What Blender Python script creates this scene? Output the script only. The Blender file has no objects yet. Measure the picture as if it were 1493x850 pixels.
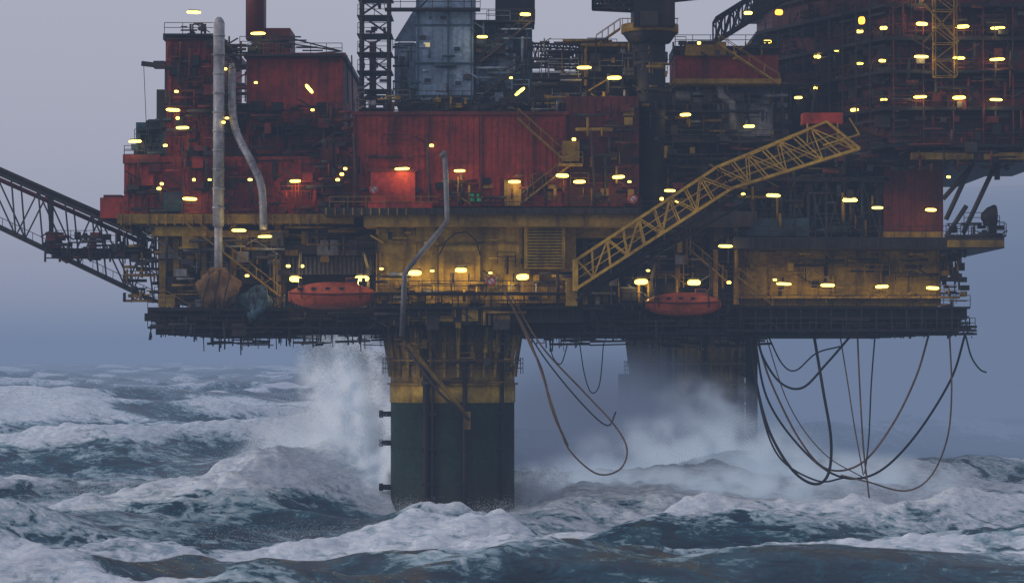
import bpy, math, random
import numpy as np
from mathutils import Vector, Matrix
random.seed(7); rng=np.random.default_rng(5)
D=250.0; S=0.07; CH=16.8
def X(px,y=0.0): return (px-746.5)*S*(D+y)/D
def Z(py,y=0.0): return CH+(520-py)*S*(D+y)/D
def P(px,py,y=0.0): return Vector((X(px,y),y,Z(py,y)))
scene=bpy.context.scene
# ---------------------------------------------------------------- materials
def newmat(name):
    m=bpy.data.materials.new(name); m.use_nodes=True
    nt=m.node_tree; nt.nodes.clear()
    out=nt.nodes.new('ShaderNodeOutputMaterial')
    return m,nt,out
def N(nt,t,**k):
    n=nt.nodes.new(t)
    for a,b in k.items(): setattr(n,a,b)
    return n
def ramp(nt,src,stops):
    r=N(nt,'ShaderNodeValToRGB'); e=r.color_ramp.elements
    while len(e)<len(stops): e.new(0.5)
    for i,(p,c) in enumerate(stops):
        e[i].position=p; e[i].color=(c[0],c[1],c[2],1) if isinstance(c,(tuple,list)) else (c,c,c,1)
    nt.links.new(src,r.inputs[0]); return r
def mixc(nt,f,a,b,mode='MIX'):
    m=N(nt,'ShaderNodeMix',data_type='RGBA',blend_type=mode)
    for sock,v in ((m.inputs[0],f),(m.inputs[6],a),(m.inputs[7],b)):
        if hasattr(v,'links') or hasattr(v,'is_output'): nt.links.new(v,sock)
        elif isinstance(v,(tuple,list)): sock.default_value=(v[0],v[1],v[2],1)
        else: sock.default_value=v
    return m.outputs[2]
def paint(name,col,rust=0.45,rough=0.6,rustcol=(0.05,0.022,0.014),metal=0.0,growth=False):
    m,nt,out=newmat(name)
    b=N(nt,'ShaderNodeBsdfPrincipled'); nt.links.new(b.outputs[0],out.inputs[0])
    tc=N(nt,'ShaderNodeTexCoord')
    mp=N(nt,'ShaderNodeMapping'); mp.inputs['Scale'].default_value=(0.9,0.9,0.12); nt.links.new(tc.outputs['Object'],mp.inputs[0])
    n1=N(nt,'ShaderNodeTexNoise'); n1.inputs['Scale'].default_value=1.3; n1.inputs['Detail'].default_value=7; nt.links.new(mp.outputs[0],n1.inputs[0])
    n2=N(nt,'ShaderNodeTexNoise'); n2.inputs['Scale'].default_value=0.28; n2.inputs['Detail'].default_value=5; nt.links.new(tc.outputs['Object'],n2.inputs[0])
    n3=N(nt,'ShaderNodeTexNoise'); n3.inputs['Scale'].default_value=2.2; n3.inputs['Detail'].default_value=8; nt.links.new(tc.outputs['Object'],n3.inputs[0])
    r2=ramp(nt,n2.outputs[0],[(0.3,0.45),(0.7,1.2)])
    c=mixc(nt,1.0,col,r2.outputs[0],'MULTIPLY')
    r3=ramp(nt,n3.outputs[0],[(0.35,0.72),(0.65,1.1)])
    c=mixc(nt,1.0,c,r3.outputs[0],'MULTIPLY')
    r1=ramp(nt,n1.outputs[0],[(0.62-0.25*rust,0.0),(0.8-0.12*rust,1.0)])
    mm=N(nt,'ShaderNodeMath',operation='MULTIPLY'); mm.inputs[1].default_value=min(1,0.3+rust); nt.links.new(r1.outputs[0],mm.inputs[0])
    c=mixc(nt,mm.outputs[0],c,rustcol)
    if growth:   # marine growth / tidal staining climbing from the waterline
        sp=N(nt,'ShaderNodeSeparateXYZ'); nt.links.new(tc.outputs['Object'],sp.inputs[0])
        ad=N(nt,'ShaderNodeMath',operation='MULTIPLY_ADD'); nt.links.new(n1.outputs[0],ad.inputs[0]); ad.inputs[1].default_value=-9; nt.links.new(sp.outputs[2],ad.inputs[2])
        mr=N(nt,'ShaderNodeMapRange'); nt.links.new(ad.outputs[0],mr.inputs[0]); mr.inputs[1].default_value=-4; mr.inputs[2].default_value=1; mr.inputs[3].default_value=.7; mr.inputs[4].default_value=0
        c=mixc(nt,mr.outputs[0],c,(.035,.036,.022))
    nt.links.new(c,b.inputs['Base Color'])
    b.inputs['Roughness'].default_value=rough; b.inputs['Metallic'].default_value=metal
    b.inputs['Specular IOR Level'].default_value=.2
    bp=N(nt,'ShaderNodeBump'); bp.inputs['Strength'].default_value=0.35; bp.inputs['Distance'].default_value=0.08
    nt.links.new(n3.outputs[0],bp.inputs['Height']); nt.links.new(bp.outputs[0],b.inputs['Normal'])
    return m
def emis(name,col,s):
    m,nt,out=newmat(name)
    e=N(nt,'ShaderNodeEmission'); e.inputs[0].default_value=(*col,1); e.inputs[1].default_value=s
    nt.links.new(e.outputs[0],out.inputs[0]); return m
M={}
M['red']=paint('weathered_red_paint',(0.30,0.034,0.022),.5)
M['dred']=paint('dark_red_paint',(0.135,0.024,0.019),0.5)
M['ared']=paint('dark_brown_red_paint',(0.085,0.019,0.019),0.5)  # darker base red for the accommodation block
M['bred']=paint('bright_red_paint',(0.45,0.05,0.03),0.3)
M['yel']=paint('weathered_yellow_paint',(0.50,0.31,0.035),0.42,rustcol=(.10,.05,.014))
M['dyel']=paint('dirty_yellow_paint',(0.30,0.18,0.025),0.5)
M['byel']=paint('gangway_yellow_paint',(0.58,0.34,0.045),0.3)
M['blue']=paint('blue_grey_cladding',(0.23,0.32,0.44),0.3,rustcol=(0.06,0.06,0.07))
M['teal']=paint('teal_paint',(0.045,0.09,0.12),0.4)
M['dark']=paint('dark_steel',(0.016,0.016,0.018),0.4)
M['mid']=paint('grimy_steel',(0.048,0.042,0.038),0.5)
M['grey']=paint('grey_machinery_paint',(0.22,0.22,0.23),0.4)
M['silv']=paint('galvanised_pipe',(0.42,0.41,0.43),0.3,rough=0.5,rustcol=(0.12,0.09,0.07),metal=0.2)
M['oran']=paint('orange_gelcoat',(0.48,0.09,0.035),0.35,rough=0.45)
M['conc']=paint('dark_green_leg_coating',(0.012,0.038,0.030),0.55,rough=0.7,rustcol=(.022,.028,.02),growth=True)
M['hose']=paint('black_rubber_hose',(0.02,0.022,0.025),0.2)
M['tanh']=paint('tan_hose',(0.16,0.10,0.06),0.3)
M['brow']=paint('tarpaulin_brown',(0.22,0.12,0.05),0.5,rough=0.9)
M['wht']=paint('white_paint',(0.6,0.6,0.58),0.2)
M['glass']=paint('window_glass',(0.02,0.03,0.04),0.1,rough=0.12)
M['lamp']=emis('fluorescent_tube',(1.0,0.67,0.10),7.0)
M['olamp']=emis('sodium_lamp',(1.0,0.38,0.04),4.5)
M['win']=emis('lit_window',(1.0,0.8,0.4),.6)
M['green']=emis('green_exit_sign_face',(0.04,0.45,0.2),0.3)
# ---------------------------------------------------------------- mesh builder
class MB:
    def __init__(s): s.v=[];s.f=[];s.m=[];s.mats=[];s.sm=[]
    def mi(s,k):
        if k not in s.mats: s.mats.append(k)
        return s.mats.index(k)
    def add(s,vs,fs,k,smooth=False):
        o=len(s.v); s.v.extend([tuple(q) for q in vs]); i=s.mi(k)
        for f in fs: s.f.append([o+a for a in f]); s.m.append(i); s.sm.append(smooth)
    def box(s,x0,x1,y0,y1,z0,z1,k):
        vs=[(x0,y0,z0),(x1,y0,z0),(x1,y1,z0),(x0,y1,z0),(x0,y0,z1),(x1,y0,z1),(x1,y1,z1),(x0,y1,z1)]
        s.add(vs,[(0,3,2,1),(4,5,6,7),(0,1,5,4),(1,2,6,5),(2,3,7,6),(3,0,4,7)],k)
    def B(s,a,b,t,bt,y,d,k):
        s.box(X(a,y),X(b,y),y,y+d,Z(bt,y),Z(t,y),k)
    def prism(s,pts,z0,z1,k):
        n=len(pts)
        vs=[(p[0],p[1],z0) for p in pts]+[(p[0],p[1],z1) for p in pts]
        fs=[tuple(range(n-1,-1,-1)),tuple(range(n,2*n))]+[(i,(i+1)%n,n+(i+1)%n,n+i) for i in range(n)]
        s.add(vs,fs,k)
    def sweep(s,pts,r,k,n=6,smooth=True):
        pts=[Vector(p) for p in pts]; L=len(pts)
        if L<2: return
        vs=[];fs=[];up=None
        for i,p in enumerate(pts):
            t=(pts[min(i+1,L-1)]-pts[max(i-1,0)])
            if t.length<1e-6: t=Vector((0,0,1))
            t.normalize()
            if up is None:
                ref=Vector((0,0,1)) if abs(t.z)<0.9 else Vector((0,1,0))
                up=ref.cross(t).normalized()
            up=(up-t*up.dot(t)); 
            if up.length<1e-4: up=Vector((1,0,0))
            up.normalize(); w=t.cross(up)
            rr=r[i] if isinstance(r,(list,tuple)) else r
            for j in range(n):
                a=2*math.pi*(j+0.5)/n
                vs.append(p+up*(rr*math.cos(a))+w*(rr*math.sin(a)))
        for i in range(L-1):
            for j in range(n):
                fs.append((i*n+j,i*n+(j+1)%n,(i+1)*n+(j+1)%n,(i+1)*n+j))
        fs.append(tuple(range(n-1,-1,-1))); fs.append(tuple((L-1)*n+j for j in range(n)))
        s.add(vs,fs,k,smooth and n>5)
    def beam(s,p,q,r,k,n=4): s.sweep([p,q],r,k,n,n>5)
    def cyl(s,px,py_t,py_b,y,rpx,k,n=16,rtop=None):
        x=X(px,y); sc=S*(D+y)/D
        s.sweep([(x,y,Z(py_b,y)),(x,y,Z(py_t,y))],[rpx*sc,(rtop if rtop else rpx)*sc],k,n)
    def rail(s,x0,x1,y,z,k='mid',h=1.15,y1=None):
        if y1 is None: y1=y
        L=math.hypot(x1-x0,y1-y); n=max(1,int(L/1.6))
        for hh in (h,h*0.55):
            s.beam((x0,y,z+hh),(x1,y1,z+hh),0.045,k)
        for i in range(n+1):
            f=i/n; a=x0+(x1-x0)*f; b=y+(y1-y)*f
            s.beam((a,b,z),(a,b,z+h),0.045,k)
    def R(s,a,b,py,y,k='mid'): s.rail(X(a,y),X(b,y),y,Z(py,y),k)
    def walk(s,a,b,py,y,d=1.6,k='mid',rk=None):
        s.box(X(a,y),X(b,y),y,y+d,Z(py,y)-0.22,Z(py,y),k)
        s.rail(X(a,y),X(b,y),y+0.06,Z(py,y),rk or k)
    def stair(s,a,ta,b,tb,y,k='dyel',w=1.1):
        p=P(a,ta,y);q=P(b,tb,y)
        for dy in (0,w):
            o=Vector((0,dy,0))
            s.beam(p+o,q+o,0.12,k)
            s.beam(p+o+Vector((0,0,1.05)),q+o+Vector((0,0,1.05)),0.045,k)
            for i in range(5):
                c=p.lerp(q,i/4)+o; s.beam(c,c+Vector((0,0,1.05)),0.04,k)
        n=int((p-q).length/0.35)
        for i in range(n):
            c=p.lerp(q,i/n); s.box(c.x-.14,c.x+.14,c.y,c.y+w,c.z-.02,c.z+.02,k)
    def truss(s,p0,p1,up,side,n,rc,rd,k,both=True):
        p0=Vector(p0);p1=Vector(p1);up=[Vector(u) for u in up] if isinstance(up,(list,tuple)) and isinstance(up[0],(list,tuple,Vector)) else [Vector(up)]*2
        side=Vector(side)
        def q(f,u,sd):
            return p0.lerp(p1,f)+up[0].lerp(up[1],f)*u+side*sd
        for u in (0,1):
            for sd in (0,1): s.beam(q(0,u,sd),q(1,u,sd),rc,k)
        for i in range(n+1):
            f=i/n
            for sd in (0,1): s.beam(q(f,0,sd),q(f,1,sd),rd,k)
            for u in (0,1): s.beam(q(f,u,0),q(f,u,1),rd,k)
            if i<n:
                g=(i+1)/n
                for sd in (0,1):
                    if i%2 or both: s.beam(q(f,0,sd),q(g,1,sd),rd,k)
                    if not (i%2): s.beam(q(f,1,sd),q(g,0,sd),rd*0.9,k)
                if both:
                    for u in (0,1): s.beam(q(f,u,0),q(g,u,1),rd*0.9,k)
    def clutter(s,a,b,t,bt,y,n,ks=('dark','mid','dred','dyel'),d=2.0,sz=1.0):
        for i in range(n):
            px=random.uniform(a,b);py=random.uniform(t,bt);yy=y-random.uniform(0,d);k=random.choice(ks)
            w=random.random()
            if w<0.28:
                L=random.uniform(10,45)*sz; r=random.uniform(.06,.2)
                p0=P(max(a,px-L),py,yy);p1=P(min(b,px+L),py,yy); s.beam(p0,p1,r,k,6)
            elif w<0.56:
                L=random.uniform(8,35)*sz; r=random.uniform(.05,.18)
                p0=P(px,max(t,py-L),yy);p1=P(px,min(bt,py+L),yy); p0.x=p1.x; s.beam(p0,p1,r,k,6)
            elif w<0.8:
                W=random.uniform(3,13)*sz;H=random.uniform(3,12)*sz
                s.B(px-W,px+W,py-H,py+H,yy,random.uniform(.4,1.8),k)
            elif w<0.92:
                L=random.uniform(8,24)*sz; g=random.choice((-1,1))
                s.beam(P(px-L,py-g*L*.6,yy),P(px+L,py+g*L*.6,yy),random.uniform(.05,.12),k)
            else:
                L=random.uniform(12,40)*sz; s.R(max(a,px-L),min(b,px+L),py,yy,k)
    def obj(s,name,parent=None):
        me=bpy.data.meshes.new(name); me.from_pydata(s.v,[],s.f); me.update()
        for k in s.mats: me.materials.append(M[k])
        me.polygons.foreach_set('material_index',s.m); me.polygons.foreach_set('use_smooth',s.sm)
        o=bpy.data.objects.new(name,me); scene.collection.objects.link(o)
        if parent: o.parent=parent
        return o
def empty(name):
    o=bpy.data.objects.new(name,None); scene.collection.objects.link(o); return o
def ribs(mb,a,b,t,bt,y,k,step=0.6,dd=0.12,w=0.14):
    x0=X(a,y);x1=X(b,y);x=x0+step*0.5
    while x<x1-0.1:
        mb.box(x-w/2,x+w/2,y-dd,y+0.05,Z(bt,y)+.03,Z(t,y)-.03,k); x+=step
plat=empty('oil_platform')
# ---------------------------------------------------------------- legs
def leg(name,pxc,y,rpx,top_py,bot_z,dark=False):
    mb=MB(); x=X(pxc,y); sc=S*(D+y)/D; r=rpx*sc
    def ring(z,rr,k,z2,rr2,n=64): mb.sweep([(x,y,z),(x,y,z2)],[rr,rr2],k,n)
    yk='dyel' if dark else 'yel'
    zt=Z(top_py,y); zc=Z(560,y); zb=Z(586,y)
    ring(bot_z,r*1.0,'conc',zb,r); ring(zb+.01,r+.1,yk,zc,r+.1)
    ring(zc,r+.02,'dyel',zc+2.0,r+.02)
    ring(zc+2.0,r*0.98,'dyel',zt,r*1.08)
    for i in range(30):
        a=2*math.pi*i/30; c,sn=math.cos(a),math.sin(a)
        p=[Vector((x+c*rr,y+sn*rr,z)) for rr,z in ((r+.15,zc+.8),(r+.3,zc+2.4),(r*1.12,zt))]
        mb.sweep(p,[.16,.2,.3],yk if i%3 else 'dyel',4)
    for z,rr in ((zc+.05,r+.3),(zc+2.5,r+.55),(zc+4.2,r+.5)):
        pts=[(x+math.cos(t)*rr,y+math.sin(t)*rr,z) for t in np.linspace(0,2*math.pi,41)]
        mb.sweep(pts,.12,'dyel',4)
    for hh in (0.5,1.0,1.5):
        pts=[(x+math.cos(t)*(r+.9),y+math.sin(t)*(r+.9),zc+1.2+hh) for t in np.linspace(0,2*math.pi,41)]
        mb.sweep(pts,.05,'mid',4)
    for t in np.linspace(0,2*math.pi,25):
        mb.beam((x+math.cos(t)*(r+.9),y+math.sin(t)*(r+.9),zc+1.1),(x+math.cos(t)*(r+.9),y+math.sin(t)*(r+.9),zc+2.8),.05,'mid')
    for ang,rr in ((-112,.36),(-78,.26),(-106,.14),(-40,.2)):
        a=math.radians(ang); q=(x+math.cos(a)*(r+.35),y+math.sin(a)*(r+.35))
        mb.beam((q[0],q[1],bot_z),(q[0],q[1],zt),rr,'dark',8)
        for z in np.arange(0,zb,3.6): mb.box(q[0]-.4,q[0]+.4,q[1]-.3,q[1]+.4,z,z+.25,'dark')
    for z in np.arange(-2,zb,3.1):
        ring(z,r+.02,'conc',z+.06,r+.02)
    return mb,x,r
mb,lx,lr=leg('leg',660,8,90,478,-14)
for py in (603,645,709):
    p=P(566,py,8); mb.beam(p+Vector((-.8,-.6,0)),p+Vector((1.2,-.6,0)),.3,'dark',8); mb.beam(p+Vector((-.9,-.6,0)),p+Vector((-.5,-.6,0)),.42,'dark',8)
mb.sweep([P(586,470,0),P(592,500,0),P(640,556,0),P(680,606,0)],.26,'dyel',8)
mb.sweep([P(590,505,-.3),P(640,572,-.3),P(684,612,-.3)],.14,'mid',6)
mb.B(676,686,600,626,-.2,.9,'dyel'); mb.clutter(575,750,490,560,1,26,('dyel','mid','dark'),.6,.5)
mb.obj('concrete_leg_front',plat)
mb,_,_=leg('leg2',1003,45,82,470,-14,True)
mb.cyl(935,545,770,52,34,'conc',24)
for px in (1090,1096,1101): mb.beam((X(px,42),42,-10),(X(px,42),42,Z(480,42)),.3,'dark',6)
for py in range(500,760,22): mb.beam(P(1078,py,42),P(1102,py+12,42),.14,'dark')
mb.obj('concrete_leg_rear',plat)
# ---------------------------------------------------------------- decks / underside
mb=MB()
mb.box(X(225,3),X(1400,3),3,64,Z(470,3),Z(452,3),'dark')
mb.B(545,850,446,470,-1.2,6,'dark')
mb.B(1075,1410,450,466,1,6,'dark')
mb.B(215,545,448,462,2,6,'dark')
for px in range(230,1410,34):
    mb.B(px,px+5,468,486,3.2,58,'dark')
for y in range(4,62,9): mb.box(X(225,3),X(1400,3),y,y+.6,Z(488,3),Z(466,3),'dark')
mb.walk(545,850,426,-3,2.6,'dark','mid'); mb.walk(215,420,450,0.5,2,'dark','mid')
mb.walk(540,850,447,-2.4,2.6,'dark','mid'); mb.walk(1075,1415,447,0.2,2,'dark','mid'); mb.walk(1060,1422,480,-.5,2,'dark','mid')
mb.walk(830,1080,444,2,2,'dark','mid'); mb.walk(215,560,476,1,2,'dark','mid'); mb.walk(760,1080,484,1,2,'dark','mid')
for px in range(548,850,24): mb.beam(P(px,426,-2.6),P(px,470,-1),.09,'mid')
for px in range(1080,1410,22): mb.beam(P(px,447,.4),P(px,480,0),.08,'mid')
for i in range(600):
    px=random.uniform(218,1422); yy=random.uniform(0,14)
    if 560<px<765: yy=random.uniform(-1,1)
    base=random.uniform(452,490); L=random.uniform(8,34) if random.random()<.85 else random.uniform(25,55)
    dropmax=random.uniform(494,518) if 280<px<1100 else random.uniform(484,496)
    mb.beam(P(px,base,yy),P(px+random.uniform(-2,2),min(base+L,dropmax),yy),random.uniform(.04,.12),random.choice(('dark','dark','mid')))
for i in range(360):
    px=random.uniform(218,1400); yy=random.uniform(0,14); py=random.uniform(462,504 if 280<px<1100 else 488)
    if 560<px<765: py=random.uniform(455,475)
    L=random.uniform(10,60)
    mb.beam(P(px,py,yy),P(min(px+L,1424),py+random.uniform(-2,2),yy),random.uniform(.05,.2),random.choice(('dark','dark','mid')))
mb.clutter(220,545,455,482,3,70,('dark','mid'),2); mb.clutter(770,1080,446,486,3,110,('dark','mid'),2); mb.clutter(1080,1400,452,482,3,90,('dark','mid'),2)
mb.clutter(545,770,446,474,-1,70,('dark','mid','dyel'),1)
mb.obj('cellar_deck_structure',plat)
mb=MB()
mb.B(170,515,312,326,4,58,'dyel'); mb.B(470,935,303,312,-1.6,40,'mid'); mb.B(530,935,312,330,-.8,36,'dyel')
mb.B(835,1100,308,330,3,40,'mid'); mb.B(1070,1465,346,362,3,40,'mid'); mb.B(1385,1465,350,360,1.5,8,'dyel')
for px in range(175,1460,13):
    y=3.8 if px<470 else (-1.8 if px<935 else 2.8)
    t,bm=(312,328) if px<470 else ((303,313) if px<935 else ((309,330) if px<1075 else (347,362)))
    if random.random()<.8: mb.B(px,px+2,t,bm,y,.3,'dyel' if px<600 else 'mid')
mb.R(175,310,312,4.1); mb.R(480,640,303,-1.5,'dyel'); mb.R(640,935,303,-1.5,'mid'); mb.R(1075,1465,346,3.1,'mid'); mb.R(835,1075,309,3.1,'mid')
mb.obj('main_deck',plat)
# ---------------------------------------------------------------- yellow lower level
mb=MB()
mb.B(548,762,329,442,1.5,30,'yel'); mb.B(762,840,329,442,1.9,30,'dyel')
for px in (549,588,637,700,757): mb.B(px,px+4,330,440,1.25,.4,'dyel')
for py in (352,): mb.B(552,757,py,py+3,1.3,.3,'dyel')
mb.B(640,700,360,425,.9,.7,'yel'); mb.B(648,692,366,424,.8,.2,'dyel')
mb.sweep([P(640,372,.6),P(650,352,.6),P(664,340,.6),P(680,338,.6),P(695,352,.6),P(700,372,.6)],.07,'dark',6)
mb.B(764,824,326,392,.9,1.2,'yel')
for i in range(14):
    py=330+i*4.4; mb.B(769,819,py,py+1.4,.75,.3,'dark')
mb.clutter(548,840,398,440,1.2,60,('dark','dyel','mid','yel','grey'),1.6,.6)
mb.clutter(548,640,332,400,1.2,10,('dark','dyel','yel'),.6,.5); mb.clutter(700,762,332,400,1.2,8,('dark','dyel','yel'),.6,.4)
mb.B(225,300,330,344,5,40,'yel'); mb.B(230,420,326,440,16,30,'dark'); mb.B(420,548,326,440,11,30,'dark')
mb.B(232,290,348,392,9,10,'dyel'); mb.B(400,415,335,440,8,2,'dyel')
for px in (232,252,292,335,400): mb.B(px,px+9,326,448,6,.8,'dyel')
mb.B(220,420,336,346,5.4,1,'dyel')
for a,b in ((232,292),(292,335),(335,400)):
    mb.beam(P(a+5,345,6.5),P(b+5,440,6.5),.22,'dyel'); 
mb.B(415,545,374,400,8,2,'grey'); ribs(mb,415,545,374,400,8,'mid',.45,.15,.2)
mb.B(462,520,350,372,6,2.5,'grey'); mb.B(520,546,348,372,5.8,2.5,'mid'); mb.B(395,462,356,370,6,2,'mid')
mb.clutter(225,415,345,448,7,120,('dark','mid','dyel','grey'),4); mb.clutter(415,548,330,372,7,50,('dark','mid','dyel'),2)
mb.stair(270,325,408,432,3,'dyel')
mb.B(838,1080,330,445,14,30,'dark'); mb.B(830,935,330,345,2.5,10,'dyel')
for px in (850,880,930,985,1040,1070): mb.B(px,px+7,330,446,7,.7,'dyel' if px%3 else 'mid')
mb.clutter(838,1080,330,444,9,170,('dark','mid','dyel','grey','dark'),4); mb.stair(990,350,1060,410,6,'dyel'); mb.stair(1078,405,1128,445,5,'dyel')
mb.B(1078,1372,360,446,9,40,'yel'); 
for px in (1080,1120,1165,1210,1250,1282,1325,1366): mb.B(px,px+5,361,446,8.7,.4,'dyel')
mb.B(1078,1372,385,389,8.6,.5,'dyel'); mb.B(1372,1390,372,395,10,8,'dyel'); mb.walk(1078,1400,432,7,1.6,'dyel','dyel')
mb.clutter(1080,1370,365,444,8.6,75,('dark','mid','dyel','yel','dyel'),1.4,.55)
mb.clutter(1372,1410,365,446,9,40,('dark','mid','dyel'),3,.5)
mb.obj('lower_yellow_level',plat)
# ---------------------------------------------------------------- red modules
mb=MB()
mb.B(516,826,166,301,0,34,'red'); ribs(mb,516,826,168,300,0,'red',.62,.06,.12)
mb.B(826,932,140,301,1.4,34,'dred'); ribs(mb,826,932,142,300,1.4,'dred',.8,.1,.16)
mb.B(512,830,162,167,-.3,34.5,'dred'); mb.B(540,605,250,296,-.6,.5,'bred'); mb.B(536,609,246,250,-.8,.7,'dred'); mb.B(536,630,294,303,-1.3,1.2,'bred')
for px in (514,572,622,700,775,822): mb.B(px,px+3,168,300,-.25,.3,'dred')
mb.R(516,826,162,.1,'dark')
for px,t in ((622,195),(515,200),(862,190),(790,250)): mb.beam(P(px,t,-.5),P(px+6,300,-.5),.13,'mid',6)
mb.stair(755,172,822,232,-1.4,'dyel'); mb.stair(760,296,832,240,-1.4,'dyel')
mb.walk(815,850,238,-2,1.8,'dyel','dyel'); mb.B(820,845,205,235,-.8,.8,'dyel')
mb.B(685,691,280,294,-.3,.4,'green'); mb.B(695,701,280,294,-.3,.4,'green')
mb.B(735,760,262,300,-.5,.5,'dyel')
mb.clutter(640,826,255,300,-.2,50,('dred','dark','dyel','mid'),1.1,.6); mb.clutter(832,932,150,300,1.2,70,('dred','dark','mid','dyel'),1.2,.7)
mb.clutter(516,640,200,300,-.1,14,('dred','dark'),.5,.6)
mb.B(180,500,228,312,6,40,'red'); ribs(mb,180,500,230,312,6,'red',.7,.1,.18)
mb.B(358,499,82,232,8,30,'red'); ribs(mb,358,499,84,180,8,'red',.8,.06,.15); mb.B(354,503,76,83,7.6,31,'dred')
mb.B(240,312,56,232,8,26,'red'); ribs(mb,240,312,58,228,8,'red',1.0,.15,.25); mb.B(312,358,150,232,9,24,'dred'); mb.B(236,320,48,57,7.6,27,'mid')
mb.B(197,240,178,232,8,16,'teal'); mb.B(178,232,225,238,5.6,6,'dred'); mb.B(145,186,288,318,7,8,'bred'); mb.B(150,176,284,290,7.4,7,'dred')
mb.B(227,243,130,180,9,10,'mid'); mb.B(232,265,280,308,4.4,1.4,'teal')
mb.clutter(240,358,60,230,7.8,150,('dark','mid','dred','dred','dark'),2.5,.7); mb.clutter(365,498,150,230,7.8,90,('dark','mid','dred','dark'),2.5,.8)
mb.clutter(180,500,232,312,5.6,140,('dark','mid','dred','dark','dred','red'),1.8,.7)
mb.clutter(195,242,170,232,7.8,30,('dark','mid','teal'),1.2,.5)
mb.clutter(300,420,50,80,9,30,('dark','mid'),2,.6); mb.clutter(262,300,34,50,9,14,('dark','mid'),1,.5)
for a,b,py in ((360,498,78),(238,318,48),(365,500,182),(180,240,228),(425,510,208),(240,360,150)): mb.walk(a,b,py,6.4,1.6,'dark','mid')
mb.B(357,384,-60,56,12,2.2,'dred'); mb.cyl(371,-60,50,11.5,13,'dred',12); mb.B(380,422,40,78,12,6,'dred')
for i in range(9): mb.beam(P(395+i*9,48+i*5,8),P(497,74,8) if i%3==0 else P(430+i*8,48+i*5,8),.1,'mid')
mb.beam(P(205,92,8),P(240,96,8),.35,'mid'); mb.B(222,238,88,98,8,1.4,'mid'); mb.beam(P(240,96,8),P(240,180,8),.12,'mid')
mb.beam(P(208,94,8),P(212,178,8),.04,'mid')
for px in (493,505,512): mb.beam(P(px,80,10),P(px+4,230,10),.1,'dark')
mb.B(470,520,200,303,5,20,'dred'); mb.clutter(468,520,150,305,4.5,60,('dark','dred','mid'),2,.6)
mb.clutter(520,830,140,162,4,90,('dark','mid','grey','dyel','dark'),3,.5)
mb.cyl(697,154,166,3,19,'mid',16); mb.cyl(590,150,166,3,10,'dark',12)
mb.obj('red_process_modules',plat)
# ---------------------------------------------------------------- blue grey building + stair tower
mb=MB()
yb=10
mb.B(606,690,-70,146,yb,18,'blue'); mb.prism([(X(574,yb),yb+1),(X(606,yb),yb+1),(X(606,yb),yb+18),(X(574,yb),yb+18)],Z(146,yb),Z(60,yb),'blue')
vs=[P(574,60,yb+1),P(606,60,yb+1),P(606,8,yb+1),P(574,60,yb+18),P(606,60,yb+18),P(606,8,yb+18)]
mb.add(vs,[(0,1,2),(3,5,4),(0,2,5,3),(1,4,5,2),(0,3,4,1)],'blue')
mb.B(690,776,28,150,yb+2,16,'teal'); mb.B(694,748,50,130,yb+1.7,.4,'blue'); mb.B(722,780,-70,28,yb+6,8,'dark')
ribs(mb,606,690,-60,146,yb,'blue',1.1,.05,.08)
for px in (608,652,686): mb.B(px,px+2,-60,146,yb-.2,.3,'teal')
for py in (34,90,138): mb.B(604,692,py,py+2,yb-.25,.3,'teal')
for px,py in ((616,60),(660,66),(617,112),(662,116),(580,80),(585,120),(640,20)):
    mb.B(px,px+12,py,py+9,yb-.15,.2,'blue'); mb.B(px+1.5,px+10.5,py+1.5,py+7.5,yb-.22,.1,'win' if px in(616,) else 'glass')
mb.clutter(692,776,30,148,yb+1.6,80,('dark','mid','teal','blue'),1.4,.6); mb.clutter(572,606,62,146,yb,30,('dark','mid','teal'),1,.5); mb.clutter(608,690,0,146,yb-.2,14,('teal','mid','blue'),.3,.4)
mb.walk(570,700,148,yb-2,2,'mid','mid'); mb.walk(690,800,150,yb-2,3,'dark','mid'); mb.walk(690,780,28,yb,2,'dark','mid'); mb.stair(700,90,775,30,yb,'mid'); mb.stair(690,148,760,95,yb,'mid')
mb.walk(560,700,10,yb-1.6,1.6,'dark','mid'); mb.beam(P(610,12,yb-1),P(660,-40,yb-1),.1,'dark')
x0=X(526,yb);x1=X(566,yb)
for xx in (x0,x1):
    for yy in (yb-1,yb+3): mb.box(xx-.14,xx+.14,yy,yy+.28,Z(162,yb),Z(-60,yb),'mid')
lev=[Z(p,yb) for p in range(158,-60,-27)]
for i,z in enumerate(lev):
    mb.box(x0-.4,x1+.4,yb-1.2,yb+3.4,z-.1,z,'mid'); mb.rail(x0-.3,x1+.3,yb-1.1,z,'mid')
    if i+1<len(lev):
        a,b=(x0,x1) if i%2 else (x1,x0)
        mb.beam((a,yb-.8,z),(b,yb-.8,lev[i+1]),.14,'dark'); mb.beam((b,yb+3,z),(a,yb+3,lev[i+1]),.08,'dark')
mb.clutter(524,568,0,158,yb,22,('dark','mid'),1.5,.35); mb.B(538,547,60,158,yb+1,1.6,'dred')
mb.obj('blue_grey_control_building',plat)
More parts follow.
